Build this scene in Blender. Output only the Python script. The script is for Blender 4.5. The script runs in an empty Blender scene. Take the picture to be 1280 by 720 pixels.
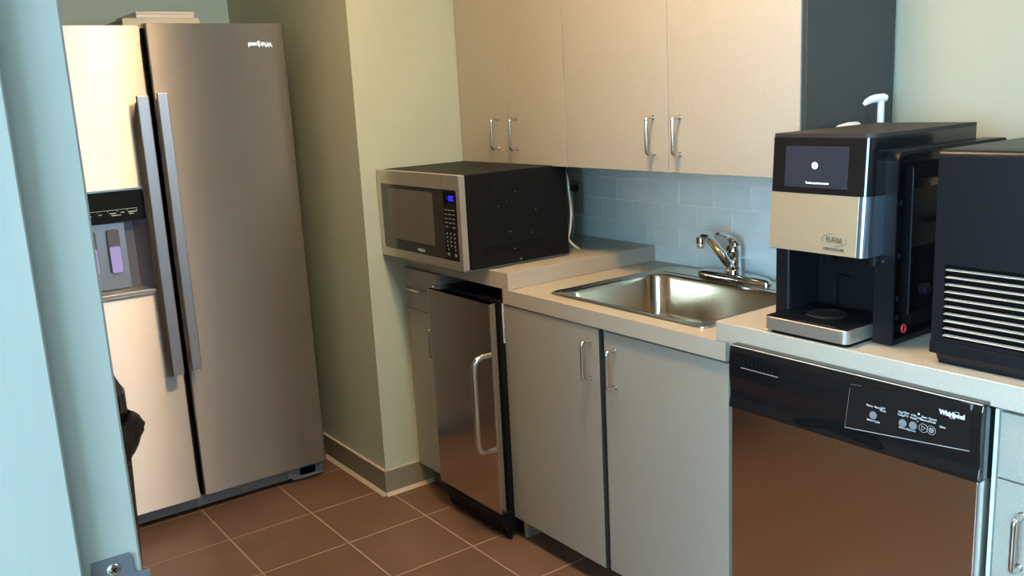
import bpy, bmesh, math, random
from mathutils import Vector, Matrix
random.seed(7)
scene = bpy.context.scene
COL = scene.collection
PI = math.pi

# ------------------------------------------------------------------ camera
F = 1147.15
CP = Vector((2.9152, -2.26223, 1.45502))
RX = Vector((0.59024066, 0.80561015, -0.05107109))
UX = Vector((-0.13890015, 0.16368328, 0.97668548))
FX = Vector((-0.79518722, 0.5693857, -0.2085119))

def at(px, py, ax, val):
    """world point seen at a photograph pixel, on the plane ax = val"""
    d = FX + RX * ((px - 640) / F) - UX * ((py - 360) / F)
    i = 'xyz'.index(ax)
    return CP + d * ((val - CP[i]) / d[i])

cd = bpy.data.cameras.new('camera')
cam = bpy.data.objects.new('camera', cd)
COL.objects.link(cam)
cam.matrix_world = Matrix(((RX.x, UX.x, -FX.x, CP.x), (RX.y, UX.y, -FX.y, CP.y),
                           (RX.z, UX.z, -FX.z, CP.z), (0, 0, 0, 1)))
cd.sensor_width = 36
cd.lens = 36 * F / 1280
cd.clip_start = 0.02
scene.camera = cam
scene.view_settings.view_transform = 'Standard'
scene.view_settings.look = 'None'
scene.view_settings.gamma = 1
scene.view_settings.use_curve_mapping = False
scene.view_settings.exposure = 0.08
scene.cycles.sample_clamp_indirect = 0

# ------------------------------------------------------------------ materials
def srgb(*c):
    return tuple(((v / 255) / 12.92 if v <= 10 else (((v / 255) + .055) / 1.055) ** 2.4) for v in c) + (1,)

def mat(name, col, rough=.5, metal=0., spec=.5, coat=0., aniso=0., emit=None, estr=0.):
    m = bpy.data.materials.new(name)
    m.use_nodes = True
    b = m.node_tree.nodes['Principled BSDF']
    b.inputs['Base Color'].default_value = tuple(col[:3]) + (1,)
    b.inputs['Roughness'].default_value = rough
    b.inputs['Metallic'].default_value = metal
    b.inputs['Specular IOR Level'].default_value = spec
    b.inputs['Coat Weight'].default_value = coat
    b.inputs['Coat Roughness'].default_value = .08
    b.inputs['Anisotropic'].default_value = aniso
    if emit:
        b.inputs['Emission Color'].default_value = tuple(emit[:3]) + (1,)
        b.inputs['Emission Strength'].default_value = estr
    return m

def nodes(m):
    nt = m.node_tree
    return nt, nt.nodes, nt.links, nt.nodes['Principled BSDF']

def noise_tint(m, scale, amount, detail=3., stretch=(1, 1, 1), bump=0., rough_amt=0.):
    """procedural speckle: multiplies the base colour by a noise around 1"""
    nt, N, L, b = nodes(m)
    tc = N.new('ShaderNodeTexCoord'); mp = N.new('ShaderNodeMapping')
    mp.inputs['Scale'].default_value = stretch
    nz = N.new('ShaderNodeTexNoise'); nz.inputs['Scale'].default_value = scale; nz.inputs['Detail'].default_value = detail
    L.new(tc.outputs['Object'], mp.inputs['Vector']); L.new(mp.outputs[0], nz.inputs['Vector'])
    mr = N.new('ShaderNodeMapRange'); mr.inputs[1].default_value = .25; mr.inputs[2].default_value = .75
    mr.inputs[3].default_value = 1 - amount; mr.inputs[4].default_value = 1 + amount
    L.new(nz.outputs['Fac'], mr.inputs[0])
    mx = N.new('ShaderNodeVectorMath'); mx.operation = 'SCALE'
    mx.inputs[0].default_value = b.inputs['Base Color'].default_value[:3]
    L.new(mr.outputs[0], mx.inputs['Scale']); L.new(mx.outputs[0], b.inputs['Base Color'])
    if bump:
        bp = N.new('ShaderNodeBump'); bp.inputs['Strength'].default_value = bump; bp.inputs['Distance'].default_value = .002
        L.new(nz.outputs['Fac'], bp.inputs['Height']); L.new(bp.outputs[0], b.inputs['Normal'])
    if rough_amt:
        r0 = b.inputs['Roughness'].default_value
        m2 = N.new('ShaderNodeMapRange'); m2.inputs[1].default_value = .3; m2.inputs[2].default_value = .7
        m2.inputs[3].default_value = r0 - rough_amt; m2.inputs[4].default_value = r0 + rough_amt
        L.new(nz.outputs['Fac'], m2.inputs[0]); L.new(m2.outputs[0], b.inputs['Roughness'])
    return m

def brushed(name, col, rough, aniso=.8, rot=0.):
    m = mat(name, col, rough, 1., aniso=aniso)
    nt, N, L, b = nodes(m)
    t = N.new('ShaderNodeCombineXYZ'); t.inputs[2].default_value = 1.      # grain runs level, so reflections smear up and down
    L.new(t.outputs[0], b.inputs['Tangent'])
    b.inputs['Anisotropic Rotation'].default_value = rot
    noise_tint(m, 30, .03, 2., (1, 1, 30))
    return m

M = {}
M['teal'] = noise_tint(mat('pale_teal_wall_paint', (.68, .86, .80), .62), 180, .03, bump=.05)
M['paint'] = noise_tint(mat('sage_wall_paint', (.55, .585, .445), .62), 180, .03, bump=.05)
M['jamb'] = noise_tint(mat('teal_frame_paint', (.305, .295, .26), .38), 40, .04, 4., (1, 1, .08), bump=.06)
M['base'] = noise_tint(mat('taupe_rubber_base', (.30, .26, .19), .5), 90, .05)
M['basecap'] = mat('cream_cove_edge', (.62, .53, .42), .5)
M['ceiling'] = noise_tint(mat('ceiling_white', (.78, .77, .72), .9), 120, .06)
M['laminate'] = noise_tint(mat('beige_speckled_laminate', (.47, .43, .36), .42), 260, .10, 2.)
M['basefront'] = noise_tint(mat('shaded_beige_laminate', (.40, .365, .305), .42), 260, .10, 2.)  # the beige laminate again, darkened to carry the shade on the base units
M['panel'] = noise_tint(mat('dark_grey_laminate', (.045, .047, .047), .45), 260, .06)
M['counter'] = noise_tint(mat('beige_counter_laminate', (.50, .45, .37), .38), 300, .09, 2.)
M['kick'] = mat('dark_toe_kick', (.13, .14, .14), .55)
M['cabwhite'] = mat('pale_edge_strip', (.70, .76, .74), .4)
M['tile'] = noise_tint(mat('pale_blue_glazed_tile', (.84, .93, .90), .16, coat=.3), 14, .05)
M['grout'] = mat('pale_grout', (.90, .91, .89), .8)
M['steel'] = brushed('brushed_stainless_steel', (.56, .515, .475), .41, 1.)
M['steelmirror'] = brushed('smooth_stainless_steel', (.68, .63, .58), .16, .5)
M['steeldw'] = brushed('dishwasher_steel', (.70, .63, .57), .20, .3)
M['strike'] = mat('dull_strike_metal', (.16, .16, .17), .42, .5)
M['steelsink'] = mat('satin_sink_steel', (.72, .61, .48), .20, 1.)
M['nickel'] = mat('satin_nickel', (.72, .70, .66), .22, 1.)
M['chrome'] = mat('polished_chrome', (.80, .80, .80), .05, 1.)
M['bar'] = mat('grey_handle_steel', (.52, .53, .57), .42, .9)
M['greymetal'] = mat('grey_painted_metal', (.22, .22, .24), .4, .3)
M['black'] = mat('gloss_black_plastic', (.008, .008, .009), .14, coat=.4)
M['blackm'] = noise_tint(mat('satin_black_plastic', (.008, .008, .010), .40, spec=.25), 200, .1)
M['blackd'] = mat('deep_black_cavity', (.004, .004, .004), .8, spec=.1)
M['blackmetal'] = noise_tint(mat('black_painted_steel', (.006, .006, .006), .5, spec=.2), 220, .15, bump=.03)
M['glass'] = mat('smoked_oven_glass', (.035, .032, .03), .12, coat=.6)
M['mesh'] = noise_tint(mat('perforated_window_screen', (.16, .14, .125), .28), 400, .12)
M['screen'] = mat('dark_touch_screen', (.022, .025, .034), .15, emit=(.02, .023, .032), estr=.6)
M['white'] = mat('white_plastic', (.80, .79, .76), .35)
M['cream'] = mat('cream_card', (.74, .70, .62), .7)
M['ink'] = mat('white_print', (.72, .72, .72), .5)
M['inkdim'] = mat('grey_print', (.42, .42, .43), .5)
M['inkglow'] = mat('lit_white_pixels', (.8, .8, .8), .5, emit=(1, 1, 1), estr=.9)
M['blueled'] = mat('blue_display_digits', (.02, .02, .3), .4, emit=(.03, .03, 1.), estr=1.6)
M['button'] = mat('grey_button', (.22, .22, .24), .4)
M['inkdark'] = mat('dark_brown_print', (.12, .09, .06), .5)
M['bronze'] = brushed('champagne_brushed_panel', (.78, .66, .46), .42, .5)
M['bronze'].node_tree.nodes['Principled BSDF'].inputs['Metallic'].default_value = .7
M['traysteel'] = mat('satin_tray_steel', (.58, .53, .45), .38, .8)
M['bezel'] = mat('satin_bezel_steel', (.66, .60, .52), .40, .85)
M['trash'] = noise_tint(mat('dark_brown_plastic', (.045, .034, .028), .4), 60, .1)
M['bag'] = mat('black_bin_liner', (.014, .013, .015), .3)
M['red'] = mat('red_seal', (.55, .02, .02), .4)
M['slat'] = mat('bare_slat_face', (.66, .56, .44), .45)
M['paper'] = mat('white_sticker', (.70, .70, .70), .6)
M['dispenser'] = mat('grey_dispenser_liner', (.20, .20, .24), .35)
M['paddle'] = mat('translucent_paddle', (.45, .42, .62), .3, emit=(.42, .36, 1.), estr=.35)
M['lampf'] = mat('lamp_frame_white', (.8, .8, .78), .5)

# floor: terracotta tiles with tan grout, laid on a world grid
def floor_mat():
    m = mat('terracotta_floor_tile', (.2, .1, .06), .34)
    nt, N, L, b = nodes(m)
    T, gx, gy, gw = .3013, -.05, -1.0847, .0036
    tc = N.new('ShaderNodeTexCoord'); sp = N.new('ShaderNodeSeparateXYZ'); L.new(tc.outputs['Object'], sp.inputs[0])
    outs, cells = [], []
    for ax, o in (('X', gx), ('Y', gy)):
        a = N.new('ShaderNodeMath'); a.operation = 'SUBTRACT'; a.inputs[1].default_value = o; L.new(sp.outputs[ax], a.inputs[0])
        dv = N.new('ShaderNodeMath'); dv.operation = 'DIVIDE'; dv.inputs[1].default_value = T; L.new(a.outputs[0], dv.inputs[0])
        fl = N.new('ShaderNodeMath'); fl.operation = 'FLOOR'; L.new(dv.outputs[0], fl.inputs[0]); cells.append(fl)
        pp = N.new('ShaderNodeMath'); pp.operation = 'PINGPONG'; pp.inputs[1].default_value = .5; L.new(dv.outputs[0], pp.inputs[0])
        lt = N.new('ShaderNodeMapRange'); lt.inputs[1].default_value = gw * .4 / T; lt.inputs[2].default_value = gw / T
        L.new(pp.outputs[0], lt.inputs[0]); outs.append(lt)
    mn = N.new('ShaderNodeMath'); mn.operation = 'MINIMUM'
    L.new(outs[0].outputs[0], mn.inputs[0]); L.new(outs[1].outputs[0], mn.inputs[1])
    cv = N.new('ShaderNodeCombineXYZ'); L.new(cells[0].outputs[0], cv.inputs[0]); L.new(cells[1].outputs[0], cv.inputs[1])
    wn = N.new('ShaderNodeTexWhiteNoise'); wn.noise_dimensions = '3D'; L.new(cv.outputs[0], wn.inputs[0])
    nz = N.new('ShaderNodeTexNoise'); nz.inputs['Scale'].default_value = 9; nz.inputs['Detail'].default_value = 6
    L.new(tc.outputs['Object'], nz.inputs['Vector'])
    ad = N.new('ShaderNodeMath'); ad.operation = 'MULTIPLY_ADD'; ad.inputs[1].default_value = .35; L.new(wn.outputs['Value'], ad.inputs[0]); L.new(nz.outputs['Fac'], ad.inputs[2])
    cr = N.new('ShaderNodeValToRGB'); L.new(ad.outputs[0], cr.inputs[0])
    cr.color_ramp.elements[0].position = .3; cr.color_ramp.elements[0].color = (.165, .090, .058, 1)
    cr.color_ramp.elements[1].position = 1.; cr.color_ramp.elements[1].color = (.225, .127, .083, 1)
    mx = N.new('ShaderNodeMix'); mx.data_type = 'RGBA'
    L.new(mn.outputs[0], mx.inputs[0]); mx.inputs[6].default_value = (.50, .35, .25, 1); L.new(cr.outputs[0], mx.inputs[7])
    L.new(mx.outputs[2], b.inputs['Base Color'])
    rr = N.new('ShaderNodeMapRange'); rr.inputs[3].default_value = .7; rr.inputs[4].default_value = .36; L.new(mn.outputs[0], rr.inputs[0]); L.new(rr.outputs[0], b.inputs['Roughness'])
    bp = N.new('ShaderNodeBump'); bp.inputs['Strength'].default_value = .4; bp.inputs['Distance'].default_value = .002
    L.new(mn.outputs[0], bp.inputs['Height']); L.new(bp.outputs[0], b.inputs['Normal'])
    return m
M['floor'] = floor_mat()

# ------------------------------------------------------------------ mesh helpers
class MB:
    def __init__(s): s.bm = bmesh.new()
    def _merge(s, b2, smooth=False):
        me = bpy.data.meshes.new('tmp')
        if smooth:
            for f in b2.faces: f.smooth = True
        b2.to_mesh(me); b2.free(); s.bm.from_mesh(me); bpy.data.meshes.remove(me)
        return s
    def box(s, x0, x1, y0, y1, z0, z1, bev=0., seg=2):
        b = bmesh.new(); bmesh.ops.create_cube(b, size=1)
        for v in b.verts:
            v.co = Vector(((x0 + x1) / 2 + v.co.x * abs(x1 - x0), (y0 + y1) / 2 + v.co.y * abs(y1 - y0), (z0 + z1) / 2 + v.co.z * abs(z1 - z0)))
        if bev: bmesh.ops.bevel(b, geom=list(b.edges), offset=bev, segments=seg, affect='EDGES', profile=.5)
        return s._merge(b)
    def rbox(s, x0, x1, y0, y1, z0, z1, axis, rad, seg=5, which=None, bev=0.):
        """box whose four edges along one axis are rounded"""
        b = bmesh.new(); bmesh.ops.create_cube(b, size=1)
        for v in b.verts:
            v.co = Vector(((x0 + x1) / 2 + v.co.x * abs(x1 - x0), (y0 + y1) / 2 + v.co.y * abs(y1 - y0), (z0 + z1) / 2 + v.co.z * abs(z1 - z0)))
        i = 'xyz'.index(axis); es = []
        for e in b.edges:
            d = (e.verts[0].co - e.verts[1].co)
            if abs(d[i]) > 1e-6 and abs(d[(i + 1) % 3]) < 1e-6 and abs(d[(i + 2) % 3]) < 1e-6:
                m = (e.verts[0].co + e.verts[1].co) / 2
                if which is None or which(m): es.append(e)
        bmesh.ops.bevel(b, geom=es, offset=rad, segments=seg, affect='EDGES', profile=.5)
        if bev:
            es = [e for e in b.edges if len(e.link_faces) == 2 and e.calc_face_angle(0) > 1.]
            bmesh.ops.bevel(b, geom=es, offset=bev, segments=2, affect='EDGES', profile=.5)
        return s._merge(b)
    def prism(s, poly, axis, a, c, bev=0.):
        """polygon in the two other axes, pushed along axis from a to c"""
        i = 'xyz'.index(axis); o = [k for k in range(3) if k != i]
        b = bmesh.new(); rows = []
        for t in (a, c):
            r = []
            for p in poly:
                co = [0, 0, 0]; co[i] = t; co[o[0]] = p[0]; co[o[1]] = p[1]; r.append(b.verts.new(co))
            rows.append(r)
        n = len(poly)
        for k in range(n): b.faces.new((rows[0][k], rows[0][(k + 1) % n], rows[1][(k + 1) % n], rows[1][k]))
        b.faces.new(rows[0]); b.faces.new(rows[1][::-1])
        bmesh.ops.recalc_face_normals(b, faces=list(b.faces))
        if bev: bmesh.ops.bevel(b, geom=[e for e in b.edges if e.calc_face_angle(0) > .6], offset=bev, segments=2, affect='EDGES', profile=.5)
        return s._merge(b)
    def tube(s, pts, r, n=12, closed=False, flat=None):
        """tube along points; r is a number or one per point; flat = (a, b) elliptic factors"""
        pts = [Vector(p) for p in pts]; b = bmesh.new(); rings = []; N = len(pts)
        prev = None
        for k, p in enumerate(pts):
            if closed: d = pts[(k + 1) % N] - pts[k - 1]
            else: d = pts[min(k + 1, N - 1)] - pts[max(k - 1, 0)]
            d.normalize()
            if prev is None:
                ref = Vector((0, 0, 1)) if abs(d.z) < .9 else Vector((0, 1, 0))
                u = d.cross(ref).normalized()
            else:
                u = (prev - d * prev.dot(d)).normalized()
            prev = u; w = d.cross(u)
            rr = r[k] if isinstance(r, (list, tuple)) else r
            fa, fb = flat or (1, 1)
            rings.append([b.verts.new(p + (u * math.cos(2 * PI * j / n) * fa + w * math.sin(2 * PI * j / n) * fb) * rr) for j in range(n)])
        for k in range(N if closed else N - 1):
            A, B = rings[k], rings[(k + 1) % N]
            for j in range(n): b.faces.new((A[j], A[(j + 1) % n], B[(j + 1) % n], B[j]))
        if not closed: b.faces.new(rings[0][::-1]); b.faces.new(rings[-1])
        bmesh.ops.recalc_face_normals(b, faces=list(b.faces))
        return s._merge(b, True)
    def cyl(s, p, q, r, n=24, r2=None): return s.tube([p, q], [r, r if r2 is None else r2], n)
    def lathe(s, prof, c, n=32, sx=1., sy=1., axis='z'):
        b = bmesh.new(); rings = []
        for (r, h) in prof:
            ring = []
            for j in range(n):
                a = 2 * PI * j / n; u, v = r * math.cos(a) * sx, r * math.sin(a) * sy
                co = (u, v, h) if axis == 'z' else ((u, h, v) if axis == 'y' else (h, u, v))
                ring.append(b.verts.new(Vector(c) + Vector(co)))
            rings.append(ring)
        for A, B in zip(rings, rings[1:]):
            for j in range(n): b.faces.new((A[j], A[(j + 1) % n], B[(j + 1) % n], B[j]))
        b.faces.new(rings[0][::-1]); b.faces.new(rings[-1])
        bmesh.ops.recalc_face_normals(b, faces=list(b.faces))
        return s._merge(b, True)
    def ringplate(s, outer, inner, axis, a, c):
        """flat plate with a hole: outer and inner are matching loops of 2-D points"""
        i = 'xyz'.index(axis); o = [k for k in range(3) if k != i]; b = bmesh.new()
        def mk(l, t):
            r = []
            for p in l:
                co = [0, 0, 0]; co[i] = t; co[o[0]] = p[0]; co[o[1]] = p[1]; r.append(b.verts.new(co))
            return r
        oa, ia, oc, ic = mk(outer, a), mk(inner, a), mk(outer, c), mk(inner, c); n = len(outer)
        for k in range(n):
            m = (k + 1) % n
            b.faces.new((oa[k], oa[m], ia[m], ia[k])); b.faces.new((oc[k], ic[k], ic[m], oc[m]))
            b.faces.new((oa[k], oc[k], oc[m], oa[m])); b.faces.new((ia[k], ia[m], ic[m], ic[k]))
        bmesh.ops.recalc_face_normals(b, faces=list(b.faces))
        return s._merge(b)
    def loft(s, loops, cap0=False, cap1=False, smooth=True):
        b = bmesh.new(); R = [[b.verts.new(p) for p in l] for l in loops]; n = len(loops[0])
        for A, B in zip(R, R[1:]):
            for k in range(n): b.faces.new((A[k], A[(k + 1) % n], B[(k + 1) % n], B[k]))
        if cap0: b.faces.new(R[0][::-1])
        if cap1: b.faces.new(R[-1])
        bmesh.ops.recalc_face_normals(b, faces=list(b.faces))
        return s._merge(b, smooth)

ORG = {}
def link(name, mb, m, parent=None):
    """one mesh object; a child is stored relative to its thing's base point"""
    me = bpy.data.meshes.new(name); bm = mb.bm if isinstance(mb, MB) else mb
    root = parent
    o = bpy.data.objects.new(name, me); COL.objects.link(o)
    if parent is not None:
        org = ORG[parent.name]
        for v in bm.verts: v.co -= org
        o.parent = parent; ORG[o.name] = org
    else:
        bb = [v.co for v in bm.verts]
        org = Vector(((min(c.x for c in bb) + max(c.x for c in bb)) / 2, (min(c.y for c in bb) + max(c.y for c in bb)) / 2, min(c.z for c in bb)))
        if m is M['floor'] : org = Vector((0, 0, 0))
        for v in bm.verts: v.co -= org
        o.location = org; ORG[o.name] = org
    for e in bm.edges:
        if len(e.link_faces) == 2 and e.calc_face_angle(0) > .6: e.smooth = False
    bm.to_mesh(me); bm.free()
    me.materials.append(m)
    return o
def tag(o, label, cat, group=None):
    o['label'] = label; o['category'] = cat
    if group: o['group'] = group
    return o
def thing(name, label, cat, loc, group=None):
    o = bpy.data.objects.new(name, None); COL.objects.link(o); o.location = loc; o.empty_display_size = .05
    ORG[o.name] = Vector(loc)
    return tag(o, label, cat, group)
def struct(name, mb, m, parent=None):
    o = link(name, mb, m, parent)
    if parent is None: o['kind'] = 'structure'
    return o
def note(o, label):
    o['label'] = label; return o

FACE_Y = Matrix(((1, 0, 0), (0, 0, -1), (0, 1, 0)))      # lettering on a face that looks towards -y
FACE_X = Matrix(((0, 0, 1), (1, 0, 0), (0, 1, 0)))       # lettering on a face that looks towards +x
def text_bm(items, basis, depth=.0004):
    """items: (string, height, point, align, rotation, x-squeeze, shear) -> bmesh"""
    out = bmesh.new()
    for it in items:
        st, h, p = it[:3]; al = it[3] if len(it) > 3 else 'CENTER'; rot = it[4] if len(it) > 4 else 0; sq = it[5] if len(it) > 5 else 1; sh = it[6] if len(it) > 6 else 0
        cu = bpy.data.curves.new('txt', 'FONT'); cu.body = st; cu.size = h * 1.37; cu.align_x = al; cu.align_y = 'CENTER'
        cu.extrude = depth; cu.shear = sh; cu.resolution_u = 3
        if len(it) > 7: cu.offset = it[7]
        ob = bpy.data.objects.new('txt', cu); COL.objects.link(ob)
        me = bpy.data.meshes.new_from_object(ob.evaluated_get(bpy.context.evaluated_depsgraph_get()))
        bpy.data.objects.remove(ob); bpy.data.curves.remove(cu)
        me.transform(Matrix.Translation(p) @ basis.to_4x4() @ Matrix.Rotation(rot, 4, 'Z') @ Matrix.Diagonal((sq, 1, 1, 1)))
        out.from_mesh(me); bpy.data.meshes.remove(me)
    return out
def merge(bm, mb):
    me = bpy.data.meshes.new('t'); mb.bm.to_mesh(me); bm.from_mesh(me); bpy.data.meshes.remove(me); mb.bm.free(); return bm

def rr(cx, cy, hx, hy, r, n=6):
    """rounded rectangle loop"""
    pts = []
    for (sx, sy, a0) in ((1, 1, 0), (-1, 1, PI / 2), (-1, -1, PI), (1, -1, 3 * PI / 2)):
        for k in range(n + 1):
            a = a0 + PI / 2 * k / n
            pts.append((cx + sx * (hx - r) + r * math.cos(a), cy + sy * (hy - r) + r * math.sin(a)))
    return pts
def ellipse(cx, cy, a, b, n=32): return [(cx + a * math.cos(2 * PI * k / n), cy + b * math.sin(2 * PI * k / n)) for k in range(n)]

def d_handle(name, parent, p0, p1, out, r=.0048):
    """bent-wire cabinet pull between two feet, standing off by the vector out"""
    p0, p1, out = Vector(p0), Vector(p1), Vector(out)
    d = (p1 - p0).normalized(); q = .010; on = out.normalized()
    pts = [p0, p0 + out - on * q]
    for k in range(1, 5):
        a = PI / 2 * k / 4; pts.append(p0 + out - on * q + on * q * math.sin(a) + d * q * (1 - math.cos(a)))
    for k in range(0, 5):
        a = PI / 2 * k / 4; pts.append(p1 + out - on * q - d * q + on * q * math.cos(a) + d * q * math.sin(a))
    pts.append(p1)
    mb = MB().tube(pts, r, 12)
    for p in (p0, p1): mb.cyl(p, p + on * .002, r * 1.35, 16)
    return note(link(name, mb, M['nickel'], parent), 'satin nickel wire pull handle')

# ------------------------------------------------------------------ room shell
XL, XR, YF, ZC = -1.12, 3.40, -2.125, 2.45
struct('floor', MB().box(XL - .1, XR + .1, -2.19, .1, -.06, 0), M['floor'])
# hall behind the doorway: carpet, ceiling and a long window on its far side that lets the daylight in
HX0, HX1, HY = .6, 5.6, -4.6
M['taupe'] = noise_tint(mat('taupe_wall_paint', (.20, .18, .15), .6), 180, .03)
M['carpet'] = noise_tint(mat('brown_hall_carpet', (.12, .095, .08), .95), 300, .2)
struct('floor_hall', MB().box(HX0 - .1, HX1 + .1, HY - .1, -2.19, -.06, 0), M['carpet'])
struct('ceiling_hall', MB().box(HX0 - .1, HX1 + .1, HY - .1, -2.262, ZC, ZC + .08), M['ceiling'])
struct('wall_hall_left', MB().box(HX0 - .1, HX0, HY, -2.262, 0, ZC), M['paint'])
struct('wall_hall_right', MB().box(HX1, HX1 + .1, HY, -2.262, 0, ZC), M['paint'])
struct('wall_hall_front', MB().box(XR + .122, HX1 + .1, -2.26, -2.13, 0, ZC), M['paint'])
WX = wx0, wx1, wz0, wz1 = 1.6, 4.85, .85, 2.30
w = MB(); w.box(HX0 - .1, HX1 + .1, HY - .12, HY, 0, wz0); w.box(HX0 - .1, HX1 + .1, HY - .12, HY, wz1, ZC)
w.box(HX0 - .1, wx0, HY - .12, HY, wz0, wz1); w.box(wx1, HX1 + .1, HY - .12, HY, wz0, wz1)
struct('wall_hall_back', w, M['paint'])
w = MB(); w.box(wx0, wx1, HY - .08, HY - .04, wz0, wz0 + .05); w.box(wx0, wx1, HY - .08, HY - .04, wz1 - .05, wz1)
for k in range(4): x = wx0 + (wx1 - wx0 - .05) * k / 3; w.box(x, x + .05, HY - .08, HY - .04, wz0 + .05, wz1 - .05)
struct('window_1', w, M['lampf'])
w = MB(); vy0, vy1, vz0w, vz1w = -1.22, -.80, 1.45, 2.05
w.ringplate([(vy0, vz0w), (vy1, vz0w), (vy1, vz1w), (vy0, vz1w)], [(vy0 + .04, vz0w + .04), (vy1 - .04, vz0w + .04), (vy1 - .04, vz1w - .04), (vy0 + .04, vz1w - .04)], 'x', XR + .05, XR + .09)
struct('window_added', w, M['lampf'])  # unseen side window, added to bring daylight onto faces that look right
struct('ceiling', MB().box(XL - .1, XR + .1, YF - .13, .1, ZC, ZC + .08), M['ceiling'])
M['paintback'] = noise_tint(mat('beige_sage_wall_paint', (.44, .425, .325), .62), 180, .03, bump=.05)
struct('wall_back', MB().box(0, XR + .1, .008, .12, 0, ZC), M['paintback'])
struct('wall_left', MB().box(XL - .12, XL, YF - .135, -.8, 0, ZC), M['teal'])
struct('wall_chase', MB().box(XL - .12, 0, -.7995, .12, 0, ZC), M['paint'])
vy0, vy1, vz0w, vz1w = -1.22, -.80, 1.45, 2.05
w = MB(); w.box(XR, XR + .12, YF, .008, 0, vz0w); w.box(XR, XR + .12, YF, .008, vz1w, ZC); w.box(XR, XR + .12, YF, vy0, vz0w, vz1w); w.box(XR, XR + .12, vy1, .008, vz0w, vz1w)
struct('wall_right', w, M['taupe'])
w = MB(); w.box(XL, 2.13, YF - .135, YF, 0, ZC); w.box(3.12, XR + .12, YF - .135, YF, 0, ZC); w.box(2.13, 3.12, YF - .135, YF, 2.12, ZC)
struct('wall_front', w, M['taupe'])
# rubber cove base around the chase: taupe band, cream top edge and foot
def cove(name, x0, x1, y0, y1, nx, ny):
    t = .009
    o = struct(name, MB().box(x0, x1 + t * nx, y0 + t * ny, y1, .012, .094), M['base'])
    struct('base_edge', MB().box(x0, x1 + (t + .001) * nx, y0 + (t + .001) * ny, y1, .094, .098), M['basecap'], o)
    struct('base_foot', MB().prism([(y0 + ny * (t + .012), 0), (y0 + ny * t, .012), (y1, .012), (y1, 0)], 'x', x0, x1 + (t + .012) * nx) if ny else
           MB().prism([(x1 + nx * (t + .012), 0), (x1 + nx * t, .012), (x0, .012), (x0, 0)], 'y', y0, y1), M['basecap'], o)
cove('baseboard_chase_front', -1.0, .009, -.8005, -.8000, 0, -1)
cove('baseboard_chase_side', .0005, .001, -.8085, -.60, 1, 0)
cove('baseboard_front', .05, 2.1, YF + .0005, YF + .001, 0, -1) if False else None
struct('baseboard_front', MB().box(XL + .001, 2.11, YF + .0005, YF + .010, .001, .10), M['base'])
struct('baseboard_right', MB().box(XR - .010, XR - .0005, YF + .02, -.02, .001, .10), M['base'])

# backsplash: individual subway tiles on a grout bed (one wall surface)
tp, hp, x_0, z_0 = .154, .078, .2864, 1.0567
bs = MB(); gap = .0032
for r in range(-3, 3):
    z0 = z_0 + r * hp; off = 0 if r % 2 else tp / 2      # row under z_0 has its joints at half pitch
    za, zb = z0 + gap / 2, min(z0 + hp - gap / 2, 1.2085)
    k = -4
    while True:
        xa = x_0 + (tp / 2 if r % 2 else 0) + k * tp; xb = xa + tp; k += 1
        if xa > 2.75: break
        xa2, xb2 = max(xa + gap / 2, .001), min(xb - gap / 2, 2.75)
        if xb2 - xa2 < .004 or zb - za < .004: continue
        bs.box(xa2, xb2, 0.0, .006, za, zb, .0012, 1)
bt = struct('trim_1', MB().box(  .0005, 2.752, .0010, .0078, .82, 1.2095), M['grout'])
link('backsplash_tiles', bs, M['tile'], bt)

# steel door frame: stop, rabbet, room-side return; strike plate let into it
xr_, xs_ = 2.17, 2.186
prof = [(xs_, -2.2575), (xs_, -2.1632), (xs_ - .0015, -2.1617), (xr_, -2.1617), (xr_, -2.1172), (xr_ - .002, -2.1152), (2.120, -2.1152), (2.120, -2.1245), (2.131, -2.1245), (2.131, -2.2595), (xr_, -2.2595)]
fr = MB().prism(prof, 'z', 0.0, 2.13)
xo = 3.08
prof2 = [(xo, -2.1152), (xo, -2.1617), (xo - .016, -2.1617), (xo - .016, -2.2575), (xo, -2.2595), (3.119, -2.2595), (3.119, -2.1245), (3.13, -2.1245), (3.13, -2.1152)]
fr.prism(prof2, 'z', 0.0, 2.13)
fr.prism([(-2.2595, 2.08), (-2.1617, 2.08), (-2.1617, 2.096), (-2.1152, 2.096), (-2.1152, 2.13), (-2.2595, 2.13)], 'x', 2.17, xo)
door = struct('door_1', fr, M['jamb'])
zt = 1.107
pl = [(-2.1531, zt), (-2.1245, zt), (-2.1225, zt - .004), (-2.1217, zt - .017), (-2.1195, zt - .019), (-2.1105, zt - .019), (-2.1105, zt - .105), (-2.1195, zt - .105), (-2.1217, zt - .107), (-2.1225, zt - .120), (-2.1245, zt - .124), (-2.1531, zt - .124)]
sp_ = link('strike_plate', MB().prism(pl, 'x', xr_ + .0001, xr_ + .0022, .0005), M['strike'], door); note(sp_, 'grey metal strike plate')
for z in (zt - .010, zt - .114):
    mb = MB().lathe([(.0012, 0), (.0052, 0), (.0050, .0006), (.0036, .0013), (.001, .0015)], (xr_ + .0022, -2.1376, z), 20, axis='x')
    sc_ = link('screw', mb, M['nickel'], sp_)
    mb = MB(); a = .6
    for q in (a, a + PI / 2):
        c, s_ = math.cos(q) * .003, math.sin(q) * .003
        mb.tube([(xr_ + .0037, -2.1376 - c, z - s_), (xr_ + .0037, -2.1376 + c, z + s_)], .0005, 6)
    link('screw_slot', mb, M['blackd'], sp_)

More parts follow.
